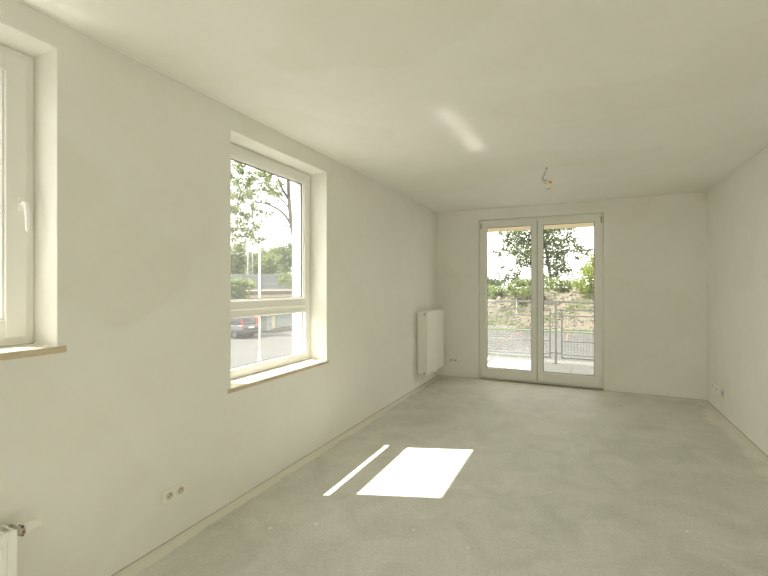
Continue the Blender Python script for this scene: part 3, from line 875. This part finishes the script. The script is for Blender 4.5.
# overhead-line mast (two uprights with rungs) and its plain neighbour
M_MAST = plain('mast_steel', (.13, .145, .16), .6, var=.08)
ZM = 61.6
def mast(px, w, top, label, rungs, ZM=ZM):
    b0 = P(px, 300, ZM); b0.z = GZ
    r = empty('line_mast', b0); tag(r, label, 'mast')
    zt_ = P(px, top, ZM).z - GZ
    u = Vector((CS, SN, 0))
    for s in ((-1, 1) if rungs else (0,)):
        a = u * (s * w / 2)
        MB().tube([a, a + Vector((0, 0, zt_))], .10, 6).build('upright', M_MAST, r)
    if rungs:
        for k in range(int(zt_ / 1.1)):
            z = .6 + 1.1 * k
            MB().tube([-u * w / 2 + Vector((0, 0, z)), u * w / 2 + Vector((0, 0, z + (.35 if k % 2 else 0)))], .06, 5).build('rung', M_MAST, r)
        arm = Vector((0, 0, zt_ - 1.2))
        MB().tube([arm, arm - u * 3.0 - Vector((0, 0, .3))], .06, 5).build('arm', M_MAST, r)
mast(250.5, .62, 244, 'lattice railway mast behind the noise barrier', True)
mast(248.0, .3, 251, 'thin plain railway mast left of the lattice mast', False, 63.4)

# white arched lamp post by the street
M_WHITEPOLE = plain('white_paint', (.80, .80, .78), .4, var=.02)
ZP = 21.5
pz = P(259.5, 300, ZP)
lamp = empty('street_lamp', (pz.x, pz.y, GZ)); tag(lamp, 'white street lamp post with curved top bending left outside the window', 'street lamp')
lo = lamp.location.copy()
bend = [(259.5, 262), (259.5, 250), (259.0, 244.5), (257.4, 240.5), (254.5, 238.2), (250, 237.2), (243, 236.4), (232, 235.2), (222, 234.2)]
pts = [Vector((pz.x, pz.y, GZ + .3))] + [P(x, y, ZP) for x, y in bend]
o = MB().tube([p - lo for p in pts], [.055] * 2 + [.05] * (len(pts) - 2), 10).build('pole', M_WHITEPOLE, lamp)
MB().lathe((0, 0, 0), (0, 0, 1), [(0, .11), (.04, .11), (.05, .062), (.5, .060), (.55, .056)], 12).build('base_sleeve', M_WHITEPOLE, lamp)
e_ = pts[-1] - lo
u_ = Vector((-CS, -SN, 0))
MB().lathe(e_, u_, [(0, .05), (.06, .09), (.5, .12), (.62, .07), (.64, .01)], 10).build('lamp_head', M_WHITEPOLE, lamp)

# cream garages with brown roof edge
M_GAR = plain('cream_render', (.42, .385, .27), .9, var=.06, scale=1.2)
M_ROOFB = plain('brown_fascia', (.10, .08, .062), .8, var=.15, scale=3)
M_GDOOR = plain('grey_garage_door', (.21, .24, .23), .6, var=.05)
gx = -24.75
gy0 = 27.15
gr = empty('garage_row', (gx, gy0, GZ)); tag(gr, 'cream garage block with brown flat roof edge across the street', 'garage')
ztop = 1.0
def GB(mb, nm, m, par=None):
    o = mb.build(nm, m, par or gr)
    if par is None: o.location = -gr.location
    return o
GB(MB().box(gx - 5.5, gx, gy0 - 1.2, gy0 + 18, GZ, ztop - .28), 'wall', M_GAR)
GB(MB().box(gx - 5.7, gx + .25, gy0 - 1.45, gy0 + 18.2, ztop - .30, ztop, .03), 'roof', M_ROOFB)
for k in range(4):
    y0_ = gy0 + 2.75 + k * 3.6
    dr = GB(MB().box(gx - .02, gx + .05, y0_, y0_ + 2.3, GZ, ztop - .72), 'garage_door', M_GDOOR)
    for z in range(6):
        MB().box(gx + .05, gx + .075, y0_ + .06, y0_ + 2.24, GZ + .08 + z * .43, GZ + .45 + z * .43, .01, 1).build('door_panel', M_GDOOR, dr)
    MB().box(gx + .07, gx + .12, y0_ + 1.05, y0_ + 1.25, GZ + 1.05, GZ + 1.10).build('door_handle', M_STEEL, dr)
ground_plane('garage_verge', gx + .05, gx + 1.5, 26, 46, GZ + .07, M_EARTH, 'dry earth verge in front of the garages')
# utility cabinet
uc = P(266.5, 331, 35.0); uc.z = GZ
cab = empty('utility_cabinet', (uc.x, uc.y, GZ), math.radians(8)); tag(cab, 'pale grey utility cabinet in front of the cream garages', 'cabinet')
M_CAB = plain('pale_grey_cabinet', (.24, .25, .24), .6, var=.05)
MB().box(-.28, .28, -.40, .40, .12, 1.25, .02).build('body', M_CAB, cab)
MB().box(-.32, .32, -.44, .44, 1.25, 1.33, .02).build('roof', M_CAB, cab)
MB().box(-.30, .30, -.42, .42, 0, .12).build('plinth', M_PAVE, cab)
for s in (-1, 1):
    dd = MB().box(.28, .30, min(s * .39, s * .01), max(s * .39, s * .01), .16, 1.21, .004, 1).build('door', M_CAB, cab)
    MB().box(.30, .325, s * .06 - .012, s * .06 + .012, .62, .78, .004, 1).build('handle', M_DARK, dd)

# ------------------------------------------------------------------ parked car (nose to the garages, rear towards the street)
M_CAR = plain('dark_car_paint', (.030, .034, .036), .22, var=.05, spec=.8)
M_CGLASS = plain('car_glass', (.018, .022, .024), .06, spec=.8)
M_TYRE = plain('tyre', (.03, .03, .03), .8)
M_RIM = plain('alloy_rim', (.55, .55, .54), .3, metal=.7)
M_TAIL = plain('red_tail_light', (.62, .035, .03), .2)
M_NPL = plain('plate_white', (.75, .75, .72), .4)
wc = at_z(236.5, 339.2, GZ + .02)
car = empty('car', (wc.x - .30, wc.y + .98, GZ + .02), math.radians(-3)); tag(car, 'dark grey hatchback car parked across the street by the garages', 'car')
def loft(sections, m, name, par, smooth=True):
    """sections: list of (x, [(y,z)...]) closed rings"""
    mb = MB(); rings = []
    for x, ring_ in sections:
        rings.append([mb.bm.verts.new((x, y, z)) for y, z in ring_])
    n = len(rings[0])
    for i in range(len(rings) - 1):
        for k in range(n):
            f = mb.bm.faces.new((rings[i][k], rings[i][(k + 1) % n], rings[i + 1][(k + 1) % n], rings[i + 1][k])); f.smooth = smooth
    mb.bm.faces.new(rings[0]); mb.bm.faces.new(rings[-1])
    return mb.build(name, m, par)
def rsec(w, z0, z1, tum=0.0, r=.10):
    """rounded body section: half width w at the bottom, w-tum on top"""
    wt = w - tum
    return [(-w + r, z0), (w - r, z0), (w, z0 + r), (w, (z0 + z1) / 2), (wt, z1 - r), (wt - r, z1), (-wt + r, z1), (-wt, z1 - r), (-w, (z0 + z1) / 2), (-w, z0 + r)]
# x = +0.75 is the rear bumper, x = -3.25 the nose; the origin lies between the rear wheels
loft([(.80, rsec(.72, .34, .74, .02)), (.76, rsec(.80, .28, .98, .04)), (.55, rsec(.85, .24, 1.03, .05)), (-.6, rsec(.87, .22, 1.02, .05)), (-1.9, rsec(.87, .22, 1.00, .06)), (-2.5, rsec(.86, .22, .96, .08)), (-3.0, rsec(.80, .26, .82, .08)), (-3.28, rsec(.66, .32, .66, .04))], M_CAR, 'body', car)
cabin = loft([(.66, rsec(.74, .98, 1.12, .04, .03)), (.50, rsec(.76, .96, 1.44, .10, .05)), (.36, rsec(.77, .96, 1.58, .15, .08)), (-.5, rsec(.78, .96, 1.62, .17, .08)), (-1.25, rsec(.78, .96, 1.57, .17, .08)), (-2.05, rsec(.74, .96, 1.06, .05, .03))], M_CAR, 'cabin', car)
def patch(pts, nm, m, par, t=.012, nrm=(1, 0, 0)):
    mb = MB(); n_ = Vector(nrm) * t
    A = [mb.bm.verts.new(Vector(p)) for p in pts]; B_ = [mb.bm.verts.new(Vector(p) + n_) for p in pts]
    k = len(pts)
    for i in range(k): mb.bm.faces.new((A[i], A[(i + 1) % k], B_[(i + 1) % k], B_[i]))
    mb.bm.faces.new(A); mb.bm.faces.new(B_)
    return mb.build(nm, m, par)
patch([(.655, -.62, 1.08), (.655, .62, 1.08), (.46, .54, 1.47), (.46, -.54, 1.47)], 'rear_window', M_CGLASS, cabin, .02)
for s in (-1, 1):
    for (xa, xb) in ((.42, -.30), (-.36, -1.10)):
        patch([(xa, s * .775, 1.04), (xb, s * .785, 1.04), (xb, s * .655, 1.50), (xa - .08, s * .65, 1.48)], 'side_window', M_CGLASS, cabin, .015, (0, s, 0))
    patch([(.70, s * .60, .80), (.735, s * .79, .80), (.60, s * .79, 1.36), (.52, s * .66, 1.36)], 'tail_light', M_TAIL, car, .05)
    patch([(-3.15, s * .45, .62), (-3.02, s * .74, .66), (-2.95, s * .74, .78), (-3.10, s * .45, .74)], 'headlight', M_NPL, car, .03, (-1, 0, 0))
    patch([(-1.05, s * .86, .98), (-1.2, s * .86, .98), (-1.2, s * .86, 1.12), (-1.05, s * .86, 1.12)], 'mirror', M_CAR, car, .14, (0, s, 0))
MB().box(.74, .86, -.78, .78, .34, .56, .04).build('rear_bumper', M_CAR, car)
MB().box(.80, .825, -.26, .26, .74, .85, .004, 1).build('number_plate', M_NPL, car)
for s in (-1, 1):
    for x in (0, -2.45):
        wh = MB().lathe((x, s * .66, .31), (0, s, 0), [(0, .24), (.02, .30), (.16, .31), (.20, .28), (.20, .20)], 20).build('wheel', M_TYRE, car)
        MB().lathe((x, s * .84, .31), (0, s, 0), [(0, .20), (.015, .20), (.02, .17), (.012, .05), (.03, .04)], 12).build('rim', M_RIM, wh)
